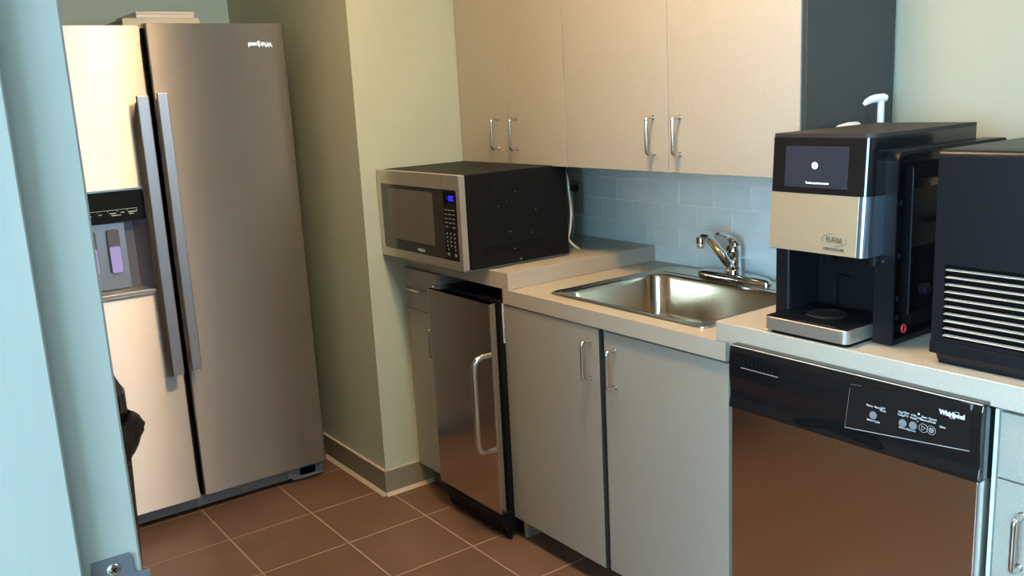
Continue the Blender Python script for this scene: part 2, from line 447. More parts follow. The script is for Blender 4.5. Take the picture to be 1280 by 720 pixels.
# ceiling troffers (out of frame): warm lamps that light the room
def troffer(x, y, hx, hy, label, watt=46.):
    t = thing('ceiling_light', label, 'ceiling light', (x, y, ZC - .03), 'recessed ceiling lights')
    o = [(x - hx - .03, y - hy - .03), (x + hx + .03, y - hy - .03), (x + hx + .03, y + hy + .03), (x - hx - .03, y + hy + .03)]
    i = [(x - hx, y - hy), (x + hx, y - hy), (x + hx, y + hy), (x - hx, y + hy)]
    link('frame', MB().ringplate(o, i, 'z', ZC - .03, ZC - .001), M['lampf'], t)
    link('diffuser', MB().box(x - hx, x + hx, y - hy, y + hy, ZC - .02, ZC - .012), mat('lamp_diffuser', (.9, .88, .82), .6, emit=(1., .68, .35), estr=watt), t)
troffer(1.42, -1.03, .15, .10, 'small square ceiling light above the coffee machine end of the kitchen', 150.)
troffer(.48, -1.26, .15, .08, 'small square ceiling light above the microwave corner of the kitchen', 55.)

# ------------------------------------------------------------------ refrigerator
xf = -.318
fy0, fy1 = -1.806, -.8936
fr = thing('refrigerator', 'tall stainless steel side-by-side refrigerator against the teal wall', 'refrigerator', ((xf - 1.05) / 2, -1.35, 0))
link('body', MB().box(-1.06, xf - .062, fy0 + .004, fy1 - .004, .03, 1.722, .004), M['greymetal'], fr)
dr = link('door', MB().rbox(xf - .055, xf, -1.3768, fy1, .068, 1.738, 'z', .007, 4, bev=.0015), M['steel'], fr)
note(dr, 'wide right-hand fridge door')
# left door has the dispenser opening cut through its front
oy0, oy1, oz0, oz1 = -1.690, -1.4440, .838, 1.2085
dl = MB()
X0, X1 = xf - .055, xf - .002
Y0, Y1, Z0, Z1 = fy0, -1.3925, .066, 1.731
n = 6
inner = rr((oy0 + oy1) / 2, (oz0 + oz1) / 2, (oy1 - oy0) / 2, (oz1 - oz0) / 2, .014, n)
outer = []
for k, (a, b_) in enumerate(inner):
    q = k // (n + 1); cyx = (Y1, Y0, Y0, Y1)[q]; czx = (Z1, Z1, Z0, Z0)[q]; outer.append((cyx, czx))
b2 = bmesh.new()
def lp(l, x): return [b2.verts.new((x, p[0], p[1])) for p in l]
i1, o1 = lp(inner, X1), lp([( (Y1, Y0, Y0, Y1)[q], (Z1, Z1, Z0, Z0)[q]) for q in range(4)], X1)
o2 = lp([((Y1, Y0, Y0, Y1)[q], (Z1, Z1, Z0, Z0)[q]) for q in range(4)], X0)
i2 = lp(inner, X1 - .02)
N_ = len(inner)
for q in range(4):
    for k in range(n): b2.faces.new((o1[q], i1[q * (n + 1) + k], i1[q * (n + 1) + k + 1]))
    b2.faces.new((o1[q], i1[q * (n + 1) + n], i1[((q + 1) * (n + 1)) % N_], o1[(q + 1) % 4]))
    b2.faces.new((o1[q], o1[(q + 1) % 4], o2[(q + 1) % 4], o2[q]))
for k in range(N_): b2.faces.new((i1[k], i2[k], i2[(k + 1) % N_], i1[(k + 1) % N_]))
b2.faces.new(o2)
bmesh.ops.recalc_face_normals(b2, faces=list(b2.faces))
bmesh.ops.bevel(b2, geom=[e for e in b2.edges if abs(e.verts[0].co.y - e.verts[1].co.y) < 1e-6 and abs(e.verts[0].co.x - e.verts[1].co.x) < 1e-6 and abs(e.verts[0].co.x - X1) < 1e-5 and abs(e.verts[0].co.z - e.verts[1].co.z) > 1], offset=.006, segments=3, affect='EDGES', profile=.5)
dlo = link('door', b2, M['steel'], fr); note(dlo, 'narrow left-hand freezer door with dispenser')
# dispenser
g = .010
trim = MB().ringplate([(a, b_) for a, b_ in rr((oy0 + oy1) / 2, (oz0 + oz1) / 2, (oy1 - oy0) / 2, (oz1 - oz0) / 2, .014)],
                      [(a, b_) for a, b_ in rr((oy0 + oy1) / 2, (oz0 + oz1) / 2, (oy1 - oy0) / 2 - .007, (oz1 - oz0) / 2 - .007, .010)], 'x', X1 - .02, X1 + .003)
link('dispenser_trim', trim, M['nickel'], dlo)
ya, yb, zs = oy0 + .007, oy1 - .007, 1.100
dp = link('dispenser_panel', MB().box(X1 - .018, X1 - .002, ya, yb, zs, oz1 - .007), M['black'], dlo)
link('dispenser_niche', MB().box(X1 - .0205, X1 - .0195, ya - .02, yb + .02, .8, 1.22) if False else
     MB().loft([[(X1 - .004, ya, oz0 + .02), (X1 - .004, yb, oz0 + .02), (X1 - .004, yb, zs), (X1 - .004, ya, zs)],
                [(X1 - .051, ya + .004, oz0 + .03), (X1 - .051, yb - .035, oz0 + .03), (X1 - .051, yb - .035, zs - .004), (X1 - .051, ya + .004, zs - .004)]], cap1=True, smooth=False), M['dispenser'], dlo)
link('dispenser_tray', MB().box(X1 - .048, X1 + .002, ya, yb, oz0 + .006, oz0 + .020, .002), M['bar'], dlo)
plate = link('dispenser_backplate', MB().box(X1 - .050, X1 - .043, -1.68, -1.515, oz0 + .03, zs - .006, .002), M['bar'], dlo)
for yc in (-1.558, -1.632):
    mb = MB().rbox(X1 - .043, X1 - .028, yc - .019, yc + .019, .925, 1.073, 'x', .008, 4)
    link('paddle', mb, M['dispenser'], dlo)
    mb = MB().rbox(X1 - .030, X1 - .026, yc - .017, yc + .017, .927, 1.015, 'x', .006, 4)
    note(link('paddle_pad', mb, M['paddle'], dlo), 'violet-lit dispenser pad')
# line of touch legends on the dispenser panel
mk = MB(); xl = X1 - .0018
zl = 1.140
for k in range(6):
    y1_ = -1.478 - k * .031; y0_ = y1_ - .031
    mk.box(xl - .0004, xl + .0004, y0_, y1_, zl - .0007, zl + .0007)
    mk.box(xl - .0004, xl + .0004, y1_ - .0007, y1_ + .0007, zl - (.012 if k == 0 else .006), zl)
mk.box(xl - .0004, xl + .0004, -1.507, -1.478, zl - .0125, zl - .0085); mk.box(xl - .0004, xl + .0004, -1.504, -1.489, zl - .019, zl - .0155)
for (a, c, dz) in ((-1.566, -1.545, -.011), (-1.560, -1.53, -.018), (-1.530, -1.518, -.010), (-1.600, -1.590, -.012), (-1.632, -1.622, -.014)):
    mk.box(xl - .0004, xl + .0004, a, c, zl + dz - .0016, zl + dz + .0016)
link('panel_legend', mk, M['ink'], dlo)
# bar handles
def fridge_handle(par, y0, y1, z0, z1, x1):
    mb = MB().box(-.272, -.257, y0, y1, z0, z1, .003)
    for z in (z0 + .02, z1 - .06): mb.box(x1, -.270, y0 + .008, y1 - .008, z, z + .04, .003)
    note(link('handle', mb, M['bar'], par), 'grey steel bar handle')
fridge_handle(dr, -1.3810, -1.3470, .560, 1.5118, xf)
fridge_handle(dlo, -1.4470, -1.4085, .5535, 1.5055, X1)
link('gap_shade', MB().box(-.378, -.347, -1.3920, -1.3772, .07, 1.725), M['blackd'], fr)  # black strip put into the gap between the doors to deepen its shade
# badge is fixed upside down
bm_ = text_bm([('Whirlpool', .016, Vector((xf + .0006, -.9886, 1.6655)), 'CENTER', PI, .95, .0, .0012)], FACE_X)
lo = MB().tube([(xf + .001, -.9886 + .016 * math.cos(a) * .8 + .018 * math.sin(a) * .6, 1.6625 + .020 * math.sin(a)) for a in [2 * PI * k / 24 for k in range(24)]][4:20], .0010, 6)
link('badge', merge(bm_, lo), M['chrome'], dr)
# hinge covers and kick grille
link('hinge_cover', MB().box(-.42, -.335, fy1 - .075, fy1 - .012, 1.722, 1.734, .004), M['greymetal'], fr)
kg = MB().box(-.372, -.352, fy0 + .01, -1.02, .018, .062, .002)
kg.prism([(-1.05, .062), (-.905, .062), (-.905, .030), (-.905, .012), (-1.03, .012), (-1.03, .022), (-1.05, .022)], 'x', -.362, -.345)
link('kick_grille', kg, M['greymetal'], fr)
ft = MB().box(-.352, -.338, -1.01, -.900, .012, .020, .003); ft.lathe([(.001, 0), (.010, 0), (.010, .012), (.001, .014)], (-.346, -.912, .045), 16, axis='x')
ft.box(-.36, -.345, -1.00, -.93, .022, .056, .002)
link('foot', ft, M['greymetal'], fr)
for y in (fy0 + .06, fy1 - .06):
    for x in (-.42, -1.0): link('roller', MB().cyl((x, y, 0), (x, y, .031), .018), M['blackd'], fr)

# things on top of the refrigerator
tag(link('card_tray', MB().box(-.74, -.448, -1.412, -1.150, 1.7225, 1.765, .003).box(-.735, -.453, -1.407, -1.155, 1.760, 1.7665, .001), M['cream']),
    'flat cream cardboard tray lying on top of the stainless refrigerator', 'tray')
tb = thing('paper_box', 'white box sitting on the cream tray on top of the refrigerator', 'box', (-.59, -1.264, 1.767))
link('carton', MB().box(-.72, -.455, -1.362, -1.166, 1.767, 1.786, .002), M['white'], tb)
link('lid', MB().box(-.722, -.453, -1.364, -1.164, 1.780, 1.7885, .002), M['white'], tb)

# ------------------------------------------------------------------ trash can behind the door frame
cx, cy, R0 = .49, -1.925, .155
tr = thing('trash_can', 'dark brown round trash can with a domed lid behind the door frame', 'trash can', (cx, cy, 0))
link('body', MB().lathe([(.02, 0), (.125, 0), (.130, .01), (R0 - .002, .66), (R0, .67), (R0 + .004, .675), (R0 + .004, .69), (R0 - .006, .69), (R0 - .012, .66), (.118, .02), (.02, .012)], (cx, cy, 0), 40), M['trash'], tr)
link('lid', MB().lathe([(R0 + .001, .6905), (R0 + .001, .76), (R0 - .003, .775), (R0 - .02, .815), (R0 - .05, .848), (.05, .868), (.004, .872)], (cx, cy, 0), 40), M['trash'], tr)
link('lid_band', MB().lathe([(R0 + .0015, .694), (R0 + .0025, .696), (R0 + .0025, .768), (R0 + .0015, .770)], (cx, cy, 0), 40), M['black'], tr)
bag = MB(); loops = []
for (dz, dr0) in ((.60, .004), (.625, .022), (.655, .034), (.675, .042), (.695, .030), (.708, .016), (.704, .006)):
    lp_ = []
    for k in range(64):
        a = 2 * PI * k / 64
        r = R0 + .003 + dr0 * (.62 + .38 * math.sin(a * 9 + dz * 60) * math.cos(a * 4 + dz * 31)) + .02 * (dr0 > .01) * max(0, math.cos(a - .25)) ** 6
        lp_.append((cx + r * math.cos(a), cy + r * math.sin(a), dz + .008 * math.sin(a * 7)))
    loops.append(lp_)
bag.loft(loops)
bo = tag(link('bin_liner', bag, M['bag']), 'black plastic liner bunched around the rim of the brown trash can', 'bin liner')
sm = bo.modifiers.new('thick', 'SOLIDIFY'); sm.thickness = .0012; sm.offset = 1

# ------------------------------------------------------------------ upper cabinets
def door_panel(par, x0, x1, yf, z0, z1, m=None, th=.018):
    return link('door', MB().box(x0, x1, yf, yf + th, z0, z1, .0012, 1), m or M['laminate'], par)
zu0, zu1, yu = 1.210, 2.14, -.372
def upper(label, x0, x1, seam, hx):
    t = thing('wall_cabinet', label, 'cabinet', ((x0 + x1) / 2, -.18, zu0), 'wall cabinets')
    link('body', MB().box(x0 + .0005, x1 - .0005, -.352, -.001, zu0 + .001, zu1), M['panel'], t)
    for (a, c, h) in ((x0 + .002, seam - .0014, hx[0]), (seam + .0014, x1 - .002, hx[1])):
        d = door_panel(t, a, c, yu, zu0, zu1)
        d_handle('handle', d, (h, yu, 1.262), (h, yu, 1.364), (0, -.030, 0))
    return t
ha = at(623, 168, 'y', -.372).x, at(646, 168, 'y', -.372).x
hb = at(817, 168, 'y', -.372).x, at(850, 168, 'y', -.372).x
upper('narrow beige wall cabinet in the corner above the microwave', .001, .614, .3068, ha)
ub = upper('wide beige wall cabinet over the sink with a dark side panel', .6145, 1.506, 1.0653, hb)
note(link('end_panel', MB().box(1.5065, 1.5190, -.368, -.001, zu0, zu1, .001, 1), M['panel'], ub), 'dark grey end panel')

# ------------------------------------------------------------------ base cabinets
lc = thing('base_cabinet', 'narrow base cabinet with one drawer squeezed between the wall and the small fridge', 'cabinet', (.113, -.33, 0))
yl = -.655
b_ = MB(); b_.box(.003, .020, yl + .02, -.004, .085, .850); b_.box(.207, .2245, yl + .02, -.004, .0, .850); b_.box(.020, .207, yl + .03, -.004, .085, .10); b_.box(.020, .207, -.02, -.004, .10, .850)
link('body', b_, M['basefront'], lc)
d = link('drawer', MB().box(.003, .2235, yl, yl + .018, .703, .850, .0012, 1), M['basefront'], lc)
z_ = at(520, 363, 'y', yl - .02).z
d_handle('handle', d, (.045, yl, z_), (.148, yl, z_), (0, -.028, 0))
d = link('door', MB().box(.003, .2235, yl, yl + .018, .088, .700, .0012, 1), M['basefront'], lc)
d_handle('handle', d, (.190, yl, .548), (.190, yl, .652), (0, -.028, 0))
link('toe_kick', MB().box(.003, .207, -.60, -.585, .0005, .085), M['kick'], lc)

sb = thing('sink_cabinet', 'two-door beige base cabinet under the steel sink', 'cabinet', (1.05, -.32, 0))
b_ = MB(); b_.box(.610, .628, -.612, -.004, 0, .803); b_.box(1.490, 1.508, -.612, -.004, 0, .803); b_.box(.628, 1.490, -.605, -.02, .080, .098)
b_.box(.628, 1.490, -.02, -.004, .08, .803); b_.box(.628, 1.490, -.612, -.594, .745, .803); b_.box(1.035, 1.070, -.612, -.600, .098, .745)
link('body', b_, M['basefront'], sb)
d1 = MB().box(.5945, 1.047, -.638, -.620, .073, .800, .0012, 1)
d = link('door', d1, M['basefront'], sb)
note(link('edge_band', MB().box(1.0471, 1.0478, -.6375, -.6205, .0735, .7995), M['panel'], d), 'dark edge of the door')
d_handle('handle', d, (at(738, 447, 'y', -.638).x, -.638, .650), (at(738, 447, 'y', -.638).x, -.638, .760), (0, -.032, 0))
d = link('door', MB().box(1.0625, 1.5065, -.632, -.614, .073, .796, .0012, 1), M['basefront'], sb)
d_handle('handle', d, (at(769, 461, 'y', -.632).x, -.632, .643), (at(769, 461, 'y', -.632).x, -.632, .750), (0, -.032, 0))
link('toe_kick', MB().box(.628, 1.490, -.540, -.525, .0005, .080), M['kick'], sb)

rc = thing('base_cabinet', 'base cabinet with drawer and door right of the dishwasher', 'cabinet', (2.42, -.32, 0))
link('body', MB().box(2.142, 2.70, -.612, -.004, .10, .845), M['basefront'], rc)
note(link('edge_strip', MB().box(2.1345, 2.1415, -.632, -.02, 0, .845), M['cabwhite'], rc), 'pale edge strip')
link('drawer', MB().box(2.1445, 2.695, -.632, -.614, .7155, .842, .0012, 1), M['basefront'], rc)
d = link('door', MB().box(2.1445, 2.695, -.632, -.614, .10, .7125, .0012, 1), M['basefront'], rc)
hx_ = at(1268, 672, 'y', -.632).x
d_handle('handle', d, (hx_ + .012, -.632, .553), (hx_ + .012, -.632, .656), (0, -.032, 0), .0055)
link('toe_kick', MB().box(2.142, 2.70, -.55, -.535, .0005, .0995), M['kick'], rc)

# ------------------------------------------------------------------ countertops (raised pieces lap over the lower sink piece)
yc = -.642
def ctop(label, x0, x1, z0, z1, hole=None):
    mb = MB()
    if hole:
        h0, h1, k0, k1 = hole
        mb.ringplate([(x0, yc), (x1, yc), (x1, -.0008), (x0, -.0008)], [(h0, k0), (h1, k0), (h1, k1), (h0, k1)], 'z', z0, z1)
    else: mb.box(x0, x1, yc, -.0008, z0, z1, .0012, 1)
    return tag(link('countertop', mb, M['counter']), label, 'countertop')
ctop('raised beige countertop in the corner under the microwave', .001, .631, .8508, .9045)
ctop('lower beige countertop holding the sink', .599, 1.506, .8045, .8505, (.782, 1.366, -.568, -.145))
ctop('raised beige countertop under the coffee machine and black louvred box', 1.477, 2.72, .8512, .8985)

# worn chips along the lower counter's edge
co = [o for o in COL.objects if o.name == 'countertop.001'][0]
for k in range(14):
    u = random.random(); x = .66 + .78 * u; q = .002 + .003 * random.random()
    note(link('edge_chip', MB().box(x, x + q * 2.2, yc - .0006, yc + q * .5, .8505 - q * .5, .8508), M['basecap'], co), 'pale chip in the worn edge')

# ------------------------------------------------------------------ sink
sk = thing('sink', 'rectangular stainless steel sink set into the lower countertop', 'sink', (1.07, -.32, .70))
ox0, ox1, oy0_, oy1_ = .757, 1.392, -.590, -.040
ocx, ocy, ohx, ohy = (ox0 + ox1) / 2, (oy0_ + oy1_) / 2, (ox1 - ox0) / 2, (oy1_ - oy0_) / 2
icx, icy, ihx, ihy = 1.074, -.3565, .284, .2035
def L3(l, z): return [(a, c, z) for a, c in l]
lo = [L3(rr(ocx, ocy, ohx, ohy, .035, 8), .8512), L3(rr(ocx, ocy, ohx - .002, ohy - .002, .034, 8), .8545), L3(rr(ocx, ocy, ohx - .007, ohy - .007, .03, 8), .8552),
      L3(rr(ocx, ocy, ohx - .012, ohy - .012, .03, 8), .8530), L3(rr(icx, icy, ihx, ihy, .06, 8), .8525), L3(rr(icx, icy, ihx - .004, ihy - .004, .06, 8), .849), L3(rr(icx, icy, ihx - .006, ihy - .006, .062, 8), .84),
      L3(rr(icx, icy, ihx - .014, ihy - .014, .066, 8), .73), L3(rr(icx, icy, ihx - .020, ihy - .020, .07, 8), .705), L3(rr(icx, icy, ihx - .035, ihy - .035, .065, 8), .690), L3(rr(icx, icy, ihx - .060, ihy - .060, .06, 8), .683),
      L3(rr(icx, icy, .05, .05, .049, 8), .678)]
basin = link('basin', MB().loft(lo, cap1=True), M['steelsink'], sk)
sm = basin.modifiers.new('thick', 'SOLIDIFY'); sm.thickness = .0014; sm.offset = -1
link('drain', MB().lathe([(.003, .0), (.040, .0), (.044, .003), (.040, .004), (.030, .0015), (.003, .0015)], (icx, icy, .6786), 28), M['chrome'], sk)
mb = MB().box(.80, 1.36, -.128, -.060, .8532, .8540, .0003, 1)
link('faucet_ledge', mb, M['steelsink'], sk)

# ------------------------------------------------------------------ faucet
fa = thing('faucet', 'polished chrome single-lever faucet behind the sink basin', 'faucet', (1.055, -.088, .854))
fx, fy = 1.058, -.088
lo = []
for (s, z) in ((1., .8545), (1., .859), (.985, .864), (.93, .8695), (.80, .8735), (.45, .8755)):
    lo.append([(fx + .142 * s * math.copysign(abs(math.cos(a)) ** .8, math.cos(a)), fy + .030 * s * math.copysign(abs(math.sin(a)) ** .8, math.sin(a)), z) for a in [2 * PI * k / 48 for k in range(48)]])
link('base_plate', MB().loft(lo, cap0=True, cap1=True), M['chrome'], fa)
link('body', MB().lathe([(.004, .872), (.026, .873), (.0245, .880), (.0225, .890), (.0235, .894), (.0235, .898), (.0225, .900), (.0225, .935), (.024, .940), (.0235, .952), (.019, .962), (.010, .967), (.003, .968)], (fx, fy, 0), 32), M['chrome'], fa)
spt = [Vector((fx, fy - .012, .893)), Vector((fx, fy - .030, .912)), Vector((fx, fy - .055, .941)), Vector((fx, fy - .080, .968)), Vector((fx, fy - .103, .990)), Vector((fx, fy - .120, 1.001)), Vector((fx, fy - .137, 1.004)), Vector((fx, fy - .150, .999))]
sp2 = link('spout', MB().tube(spt, [.015, .0165, .0165, .0158, .0150, .0145, .0138, .011], 20, flat=(1.15, .75)), M['chrome'], fa)
ae = MB().lathe([(.004, 0), (.0115, 0), (.0120, .003), (.0120, .010), (.0135, .011), (.0135, .030), (.012, .033), (.004, .034)], (fx, fy - .146, .974), 24)
link('aerator', ae, M['chrome'], fa)
lv = MB().tube([(fx, fy + .004, .962), (fx, fy - .004, .974), (fx, fy - .018, .985), (fx, fy - .040, .995), (fx, fy - .060, 1.003), (fx, fy - .074, 1.0065), (fx, fy - .084, 1.006)], [.017, .016, .0125, .010, .0095, .010, .006], 18, flat=(1.2, .6))
link('lever', lv, M['chrome'], fa)

# ------------------------------------------------------------------ under-counter fridge
mf = thing('mini_fridge', 'small under-counter fridge with a stainless door below the microwave', 'refrigerator', (.418, -.35, 0))
link('body', MB().box(.2345, .5925, -.655, -.08, .022, .812, .003), M['blackm'], mf)
link('gasket', MB().box(.2385, .591, -.6745, -.655, .112, .805), M['blackd'], mf)
d = link('door', MB().rbox(.2325, .6045, -.700, -.675, .104, .811, 'z', .004, 3, bev=.001), M['steelmirror'], mf)
xh = .594; yb_ = -.764
pts = [Vector((xh, -.6995, .645)), Vector((xh, -.730, .645))]
for k in range(1, 7): a = PI / 2 * k / 6; pts.append(Vector((xh, -.730 - .034 * math.sin(a), .645 - .034 * (1 - math.cos(a)))))
for k in range(0, 7): a = PI / 2 * k / 6; pts.append(Vector((xh, -.730 - .034 * math.cos(a), .362 - .034 * math.sin(a))))
pts.append(Vector((xh, -.6995, .328)))
note(link('handle', MB().tube(pts, .0102, 16), M['nickel'], d), 'long polished D-shaped door handle')
gr = MB().prism([(-.699, .100), (-.655, .100), (-.655, .003), (-.662, .003), (-.668, .018)], 'x', .2365, .6025, .002)
link('kick_grille', gr, M['blackm'], mf)
for k in range(4):
    z = .088 - k * .0185; y = -.699 + (.1 - z) * .38
    link('grille_slat', MB().prism([(y - .003, z), (y + .004, z + .002), (y + .004, z - .010), (y + .001, z - .009)], 'x', .250, .588), M['blackm'], mf)
hg = MB().box(.236, .300, -.692, -.640, .8125, .8165, .001, 1); hg.cyl((.247, -.685, .811), (.247, -.685, .822), .007, 16)
link('hinge', hg, M['nickel'], mf)
lb = link('energy_label', MB().box(.5926, .5931, -.643, -.615, .672, .803), M['paper'], mf); note(lb, 'white paper label on the side')
mk = MB()
for k in range(9):
    z = .69 + k * .0085 + (.01 if k > 3 else 0); mk.box(.5931, .5933, -.640, -.640 + (.006 + .010 * random.random()), z, z + .0035)
mk.box(.5931, .5933, -.642, -.616, .7215, .7228)
link('label_print', mk, M['inkdark'], lb)

# ------------------------------------------------------------------ microwave
mw = thing('microwave', 'stainless-fronted black microwave on the raised corner countertop', 'microwave', (.27, -.52, .9045))
x0, x1, yf, yb, z0, z1 = .0055, .5365, -.740, -.312, .912, 1.2128
link('case', MB().box(x0 + .002, x1, yf + .030, yb, z0, z1, .003).box(x0, x1 - .003, yf + .022, yf + .031, z0 + .002, z1 - .002), M['blackmetal'], mw)
bz = MB()
iz0, iz1, ix0, ix1 = .9405, 1.1665, .0285, .5165
bz.ringplate(rr((x0 + x1) / 2, (z0 + z1) / 2, (x1 - x0) / 2, (z1 - z0) / 2, .004, 3), rr((ix0 + ix1) / 2, (iz0 + iz1) / 2, (ix1 - ix0) / 2, (iz1 - iz0) / 2, .004, 3), 'y', yf, yf + .022)
link('bezel', bz, M['bezel'], mw)
link('bezel_seam', MB().box(.4315, .4325, yf - .0003, yf + .001, z0 + .001, iz0), M['greymetal'], mw); link('bezel_seam', MB().box(.4315, .4325, yf - .0003, yf + .001, iz1, z1 - .001), M['greymetal'], mw)
dd = link('door', MB().box(ix0 + .0005, .4355, yf + .002, yf + .020, iz0 + .0005, iz1 - .0005, .001, 1), M['glass'], mw)
link('window_screen', MB().rbox(.077, .371, yf + .0012, yf + .003, .978, 1.1525, 'y', .006, 3), M['mesh'], dd)
bm_ = text_bm([('Whirlpool', .0085, Vector((.279, yf + .0016, .9545)), 'CENTER', 0, .9, 0, .0006)], FACE_Y)
link('logo', merge(bm_, MB().tube([(.285 + .007 * math.cos(a), yf + .0016, .9545 + .008 * math.sin(a + .5)) for a in [2 * PI * k / 20 for k in range(14)]], .0004, 5)), M['ink'], dd)
cp = link('control_panel', MB().box(.4375, ix1 - .0005, yf + .001, yf + .020, iz0 + .0005, iz1 - .0005, .001, 1), M['black'], mw)
link('display', MB().box(.4425, .511, yf + .0006, yf + .0016, 1.122, 1.158), M['blackd'], mw)
bm_ = text_bm([('10', .019, Vector((.482, yf + .0002, 1.139)), 'CENTER', 0, 1.15, 0, .0003), (':', .015, Vector((.4625, yf + .0002, 1.143)), 'CENTER'), ('·', .02, Vector((.503, yf + .0002, 1.146)), 'CENTER'), ('·', .02, Vector((.503, yf + .0002, 1.132)), 'CENTER')], FACE_Y, .0003)
note(link('clock_digits', bm_, M['blueled'], mw), 'glowing blue clock digits')
kp = MB(); items = []
for r in range(5):
    for c in range(3):
        if r == 4 and c == 1: continue
        kp.box(.4505 + c * .0215 - .0075, .4505 + c * .0215 + .0075, yf + .0002, yf + .0012, 1.1025 - r * .0135 - .0012, 1.1025 - r * .0135 + .0008)
for r in range(4):
    for c in range(3):
        kp.box(.4515 + c * .0215 - .0025, .4515 + c * .0215 + .0015, yf + .0002, yf + .0012, 1.0275 - r * .0130 - .0025, 1.0275 - r * .0130 + .0025)
for c in (0, 2):
    kp.box(.4545 + c * .0205 - .0015, .4545 + c * .0205 + .0015, yf + .0002, yf + .0012, .974, .980)
    kp.box(.4545 + c * .0205 - .0085, .4545 + c * .0205 + .0065, yf + .0002, yf + .0012, .961, .9640)
    kp.box(.4545 + c * .0205 - .0065, .4545 + c * .0205 + .0045, yf + .0002, yf + .0012, .9560, .9585)
note(link('keypad_print', kp, M['inkdim'], mw), 'grey keypad legends')
for (a, c) in ((.05, -.60), (.49, -.60), (.05, -.36), (.49, -.36)): link('foot', MB().cyl((a, c, .905), (a, c, z0 + .002), .014, 16), M['blackd'], mw)
link('bottom_rail', MB().box(.30, x1 - .004, yf + .004, -.335, z0 - .004, z0 + .0005), M['greymetal'], mw)
for k in range(9):
    p = (.5368, -.70 + .33 * random.random(), .95 + .22 * random.random())
    r = .0005 + .0007 * random.random(); note(link('paint_chip', MB().box(p[0] - .0006, p[0] + .0003, p[1] - r, p[1] + r * 1.2, p[2] - r, p[2] + r), M['paper'], mw), 'tiny pale scratch on the black side')
link('case_screw', MB().lathe([(.0005, 0), (.0045, 0), (.0040, .0012), (.0005, .0018)], (x1 + .0001, -.5164, .9230), 16, axis='x'), M['nickel'], mw)
for k in range(3): link('side_vent', MB().box(x1 - .001, x1 + .0006, -.66, -.43, .955 + k * .010, .957 + k * .010), M['blackd'], mw)
cpt = [at(706, 214, 'y', -.296), at(709, 224, 'y', -.294), at(711, 240, 'y', -.292), at(713.5, 258, 'y', -.290), at(714, 272, 'y', -.288), at(712.5, 288, 'y', -.288), at(711, 300, 'y', -.288)]
cpt = [Vector((.515, -.311, cpt[0].z + .004))] + cpt + [Vector((.50, -.24, .913)), Vector((.33, -.13, .912)), Vector((.24, -.045, .935)), Vector((.222, -.030, 1.06)), Vector((.2215, -.022, 1.083))]
def smooth_path(P, n=6):
    out = []
    for i in range(len(P) - 1):
        p0, p1, p2, p3 = P[max(i - 1, 0)], P[i], P[i + 1], P[min(i + 2, len(P) - 1)]
        for k in range(n):
            t = k / n
            out.append(.5 * ((2 * p1) + (p2 - p0) * t + (2 * p0 - 5 * p1 + 4 * p2 - p3) * t * t + (3 * p1 - p0 - 3 * p2 + p3) * t ** 3))
    return out + [P[-1]]
note(link('power_cord', MB().tube(smooth_path(cpt), .0042, 10), M['white'], mw), 'white power cord hanging behind the microwave')
link('plug', MB().box(.208, .236, -.030, -.0062, 1.072, 1.098, .004), M['black'], mw)

# wall outlet behind the microwave
ot = thing('wall_outlet', 'grey wall outlet on the tiles behind the microwave', 'outlet', (.218, -.003, .99))
link('cover_plate', MB().box(.180, .2565, -.0045, -.0002, .9905, 1.1135, .002), M['panel'] if False else mat('outlet_grey', (.55, .55, .53), .4), ot)
link('socket', MB().box(.200, .2365, -.006, -.0040, 1.018, 1.100, .0015), mat('socket_grey', (.48, .48, .46), .35), ot)

# ------------------------------------------------------------------ dishwasher
dw = thing('dishwasher', 'built-in dishwasher with black control panel and stainless door', 'dishwasher', (1.835, -.35, 0))
a0, a1 = 1.5425, 2.1300
link('body', MB().box(1.5455, 2.127, -.612, -.03, .105, .838), M['blackm'], dw)
pf = [(-.616, .707), (-.672, .7095), (-.6725, .716), (-.668, .735), (-.6675, .752), (-.6715, .785), (-.6725, .815), (-.6705, .845), (-.667, .857), (-.663, .860), (-.6435, .860), (-.6435, .848), (-.616, .848)]
cpn = link('control_panel', MB().prism(pf, 'x', a0, a1, .0012), M['black'], dw)
link('top_edge_line', MB().tube([(a0 + .002, -.6685, .8590), (a1 - .001, -.6685, .8590)], .0012, 8), M['slat'], dw)  # thin pale line along the panel's top front edge
# pocket handle (black oval standing in for its shaded recess), air vent and inset control window
pk = MB().loft([[(1.833 + .108 * math.cos(a), -.6735 + .004 * (1 - abs(math.cos(a))), .7215 + (.022 if math.sin(a) > 0 else .010) * math.sin(a)) for a in [2 * PI * k / 40 for k in range(40)]],
                [(1.833 + .100 * math.cos(a), -.650, .7235 + (.016 if math.sin(a) > 0 else .007) * math.sin(a)) for a in [2 * PI * k / 40 for k in range(40)]]], cap0=True, cap1=True)
link('pocket_handle', pk, M['blackd'], dw)
p = [at(927, 445, 'y', -.672), at(973, 461, 'y', -.672), at(972, 472, 'y', -.672), at(928, 457, 'y', -.672)]
vz0, vz1 = (p[2].z + p[3].z) / 2, (p[0].z + p[1].z) / 2
link('vent', MB().box(p[0].x, p[1].x, -.6738, -.660, vz0, vz1), M['blackd'], dw)
link('vent_lip', MB().box(p[0].x - .001, p[1].x + .001, -.6755, -.6728, vz0 - .0030, vz0 - .0008, .0008, 1), M['greymetal'], dw)
vt = MB().box(p[0].x - .002, p[0].x + .001, -.6750, -.6728, vz0, vz1)
for k in range(8): vt.box(p[0].x + .006 + k * .0115, p[0].x + .0085 + k * .0115, -.6742, -.6728, vz0, vz1 - .003)
link('vent_grid', vt, M['blackm'], dw)
yw = -.6735
q = [at(1063, 480, 'y', yw), at(1056, 534, 'y', yw), at(1212, 564, 'y', yw), at(1213, 505, 'y', yw)]
